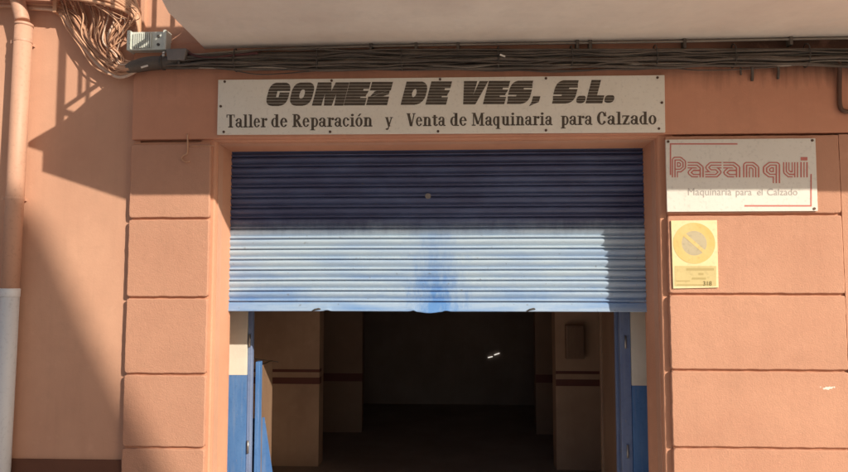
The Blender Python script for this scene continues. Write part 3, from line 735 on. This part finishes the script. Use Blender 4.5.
# bracket
bk = thing('cable_bracket', P(58, 13, 0), 'small salmon painted bracket clamping the cables right of the drainpipe', 'bracket')
m = MB(); c = P(58, 8, -0.06); m.box(c.x - 0.014, c.x + 0.014, -0.105, -0.090, c.z - 0.05, c.z + 0.05); m.build('strap', M_cablesal, bk, bevel=0.004)
for dz in (0.036, -0.05):
    m = MB(); m.box(c.x - 0.01, c.x + 0.01, -0.089, -0.001, c.z + dz, c.z + dz + 0.014); m.build('arm', M_cablesal, bk)
# splice closure under the boxes
sp = thing('splice_closure', P(155, 66, -0.1), 'black cable splice sleeve hanging under the terminal box', 'splice sleeve')
pts = [P(125, 69, -0.09), P(133, 67, -0.10), P(150, 63.5, -0.11), P(172, 62.5, -0.10), P(190, 62, -0.09)]
m = MB(); rr = [0.018, 0.028, 0.034, 0.038, 0.040, 0.043, 0.046, 0.046, 0.049, 0.050, 0.050, 0.050, 0.049, 0.047, 0.045, 0.040, 0.034, 0.030, 0.026, 0.022, 0.016]
m.tube(catmull(pts, 5), rr, 14); m.build('sleeve', M_cableblk, sp, smooth=True)
for px, py, q in ((139, 65.8, 0.043), (163, 62.8, 0.053), (181, 62.2, 0.044)):
    c = P(px, py, -0.104); m = MB(); m.tube([c - Vector((0.008, 0, 0)), c + Vector((0.008, 0, 0))], q, 14); m.build('clip', M_dark, sp, smooth=True)
# dark bundle along the facade
def yb(px, off): return 61.0 - (px - 210) * 0.0085 + off
L3, G3 = 'sooty black cable in the bundle strung along the wall under the balcony', 'black cables bundled under the balcony'
for i in range(27):
    row = i % 7; lay = i // 7
    off = (row - 3) * 3.2 + jit(1.0) + (1.2 if lay == 1 else 0)
    yy_ = -0.066 - 0.022 * lay - jit(0.008)
    rad_ = random.choice((0.004, 0.0055, 0.007, 0.009, 0.0115)); amp = 2.6 if rad_ > 0.008 else 5.0
    pts = []; x_start = random.choice((140, 150, 160, 172))
    for k in range(38):
        px = x_start + k * 29
        w_ = min(1.0, 0.35 + k * 0.16)
        n1 = noise.noise(Vector((px * 0.016, i * 7.1, 0))) + 0.6 * noise.noise(Vector((px * 0.045, i * 3.7, 2)))
        y0 = max(49.5, yb(px, off * w_ + amp * n1 * w_)) + (2.0 if px < 190 else 0)
        pts.append(P(px, y0, yy_ + 0.016 * noise.noise(Vector((px * 0.03, i * 3.3, 4)))))
    if i in (3, 9, 19): cable(pts, 0.006, M_cablegrey, 'facade_cable', 'dusty grey cable among the black ones under the balcony', 'grey cables in the bundle under the balcony', sub=5)
    else: cable(pts, rad_, M_cableblk, 'facade_cable', L3, G3, sub=5)
for px in (236, 318, 402, 498, 571, 655, 733, 806):
    m = MB(); c = P(px, 60.5 - (px - 210) * 0.0085, -0.09); ring_ = [c + Vector((jit(.004), -0.058 * math.cos(q), 0.082 * math.sin(q))) for q in [2 * math.pi * k / 20 for k in range(21)]]
    m.tube(ring_, 0.0045, 6)
    tag(m.build('cable_tie', M_dark, smooth=True), 'black tie strapped round the cable bundle under the balcony', 'cable tie', 'black ties round the cable bundle')
# thin upper cable against the soffit
pts = [P(170, 52.5, -0.08), P(196, 54.5, -0.09), P(222, 52.5, -0.09), P(256, 50.2, -0.09), P(300, 48.6, -0.09), P(370, 46.4, -0.09), P(455, 44.8, -0.09), P(560, 43.2, -0.09), P(680, 41.6, -0.09), P(790, 39.2, -0.09), P(900, 37.6, -0.09), P(1060, 35.6, -0.09), P(1240, 33.2, -0.09)]
cable(pts, 0.008, M_cablegrey, 'facade_cable', 'thin grey cable running just above the black bundle against the soffit', None)
# maroon looping wire from the grey box
pts = [P(184, 51, -0.09), P(192, 54.5, -0.12), P(202, 57, -0.13), P(216, 57.5, -0.13), P(232, 55.5, -0.13), P(258, 53.0, -0.13)]
cable(pts, 0.009, new_mat('dark_maroon_sheath', (0.10, 0.035, 0.035), 0.5)[0], 'facade_cable', 'dark maroon cable leaving the grey junction box towards the bundle', None)
for k, (px, py) in enumerate(((371, 45), (416, 45), (458, 46), (577, 42.5), (590, 43), (684, 42), (790, 38.5))):
    c = P(px, py, -0.085); m = MB(); m.box(c.x - 0.011, c.x + 0.011, c.y - 0.02, -0.046, c.z - 0.05, c.z + 0.018)
    tag(m.build('cable_clip', M_cableblk, bevel=0.003), 'small dark clip holding the grey cable above the black bundle', 'clip', 'cable clips along the soffit')
# little white tie ends
for px, py, dx, dy in ((141, 67.5, 7, -2), (500, 54.5, 5, 2)):
    m = MB(); m.tube([P(px, py, -0.2 if px < 200 else -0.18), P(px + dx, py + dy, -0.185 if px < 200 else -0.165)], 0.006, 6)
    tag(m.build('cable_tie', M_signwhite), 'white cable tie end on the black splice sleeve' if px < 200 else 'white cable tie end on the black bundle above the shop sign', 'cable tie')
# hanging cable tails at the right
tails = [([P(752, 66, -0.085), P(752.3, 74, -0.062), P(752, 81, -0.054)], 0.010, 'short black cable tail hanging below the bundle above the supplier sign'),
         ([P(778, 64, -0.085), P(778.5, 72, -0.062), P(778, 79, -0.054)], 0.009, 'short black cable tail hanging nearest the bent conduit'),
         ([P(741, 64, -0.085), P(740.6, 70, -0.062), P(741, 75, -0.054)], 0.006, 'thinnest black cable tail hanging below the bundle at right')]
for pts, r, lab in tails: cable(pts, r, M_cableblk, 'cable_tail', lab, None)
pts = [P(839, 58, -0.10), P(839.5, 72, -0.068), P(839.3, 90, -0.062), P(840, 106, -0.062), P(843.5, 111, -0.062), P(852, 111.5, -0.062), P(875, 111, -0.062), P(1100, 110, -0.062)]
cable(pts, 0.015, painted('brown_conduit', (0.10, 0.05, 0.035), (0.15, 0.08, 0.05), 0.5), 'conduit', 'dark brown bent conduit dropping from the cables at the right edge', None)
# stub of painted cable on the left pilaster
pts = [P(187.5, 134, -0.052), P(187.6, 146, -0.053), P(187, 153.5, -0.056), P(183.5, 155.5, -0.058), P(181.5, 158.5, -0.058), P(185, 161.8, -0.058), P(190, 161.4, -0.056)]
cable(pts, 0.0055, M_cablesal, 'cable_stub', 'salmon overpainted cable stub with hooked end on the left pilaster', None)
pts = [P(190, 146.4, -0.051), P(200, 145.9, -0.051), P(214, 145.6, -0.049)]
cable(pts, 0.004, M_cablesal, 'cable_stub', 'short horizontal overpainted cable beside the hooked stub on the pilaster', None)

# ------------------------------------------------------------------ terminal boxes
tb = thing('terminal_box', P(147, 50, -0.06), 'pale ribbed terminal box at the end of the overpainted cables', 'junction box')
a, b = P(129, 50, -0.11), P(165.5, 31, -0.11)
m = MB(); m.box(a.x, b.x, -0.105, -0.03, a.z, b.z); m.build('body', M_box, tb, bevel=0.006)
m = MB(); wdt = b.x - a.x
for k in range(9):
    x = a.x + 0.035 + k * 0.0155; m.box(x, x + 0.007, -0.121, -0.106, a.z + 0.012, b.z - 0.010)
m.build('fins', M_box, tb)
for q in (a.x, b.x):
    m = MB(); m.box(q - 0.012, q + 0.012, -0.125, -0.028, a.z - 0.006, b.z + 0.006); m.build('end_cap', M_box, tb, bevel=0.004)
for fz_ in (0.28, 0.72):
    m = MB(); m.disc(Vector((a.x + 0.215, -0.111, a.z + (b.z - a.z) * fz_)), 0.011, -0.104, 10); m.build('plug', M_dark, tb)
m = MB()
for k in range(3): c = P(163.5 - k * .3, 52 + 2.6 * k, -0.13); m.tube([c, c + Vector((0.004, 0, -0.012))], 0.010, 8)
m.build('connector', M_signwhite, tb, smooth=True)
for q in (a.x + 0.03, b.x - 0.07):
    m = MB(); m.box(q, q + 0.04, -0.029, -0.001, a.z + 0.03, b.z - 0.03); m.build('mount', M_boxgrey, tb)
gb = thing('junction_box', P(176, 58, -0.06), 'plain dark grey junction box tucked under the balcony corner', 'junction box')
a = [P(165.5, 48.5, -0.15), P(186.5, 48.0, -0.15), P(184, 60, -0.15), P(167, 60, -0.15)]
m = MB(); m.prism([(v.x, v.z) for v in a], -0.15, -0.05); m.build('body', M_boxgrey, gb, bevel=0.006)
m = MB(); m.box(a[0].x + 0.03, a[1].x - 0.03, -0.049, -0.001, a[3].z + 0.02, a[0].z - 0.02); m.build('mount', M_boxgrey, gb)
# ------------------------------------------------------------------ house shape added unseen behind the camera to throw the shadow at lower left
YH = -10.0
def cast(px, py):
    p = P(px, py, 0.0); return (p.x + KX * -YH, p.z + KZ * -YH)
hs = thing('caster', (8.2, YH - 3, 0), 'unseen ochre house with steep roof on the opposite side of the street', 'caster')
e = [(4.6, cast(-60, 204)[1]), cast(22, 207), cast(36, 215), cast(48, 233), cast(66, 274), cast(92, 332), cast(122, 396), cast(165, 478)]
zk = e[-1][1]
m = MB(); m.prism([(4.6, 0)] + e + [(e[-1][0] + 0.15, zk - 0.4), (e[-1][0] + 0.15, 0)], YH - 6, YH); m.build('wall', M_house, hs)
m = MB(); m.box(8.6, 9.5, YH + 0.002, YH + 0.05, 0, 2.2); m.build('door', M_brownleaf, hs)
for wx in (5.2, 7.1):
    for wz in (1.2, 4.4):
        m = MB(); m.box(wx, wx + 1.1, YH + 0.002, YH + 0.05, wz, wz + 1.4); o = m.build('window', M_glass, hs)
        f = MB(); f.box(wx - 0.08, wx + 1.18, YH + 0.002, YH + 0.09, wz - 0.1, wz - 0.004); f.build('sill', M_soffit, o)
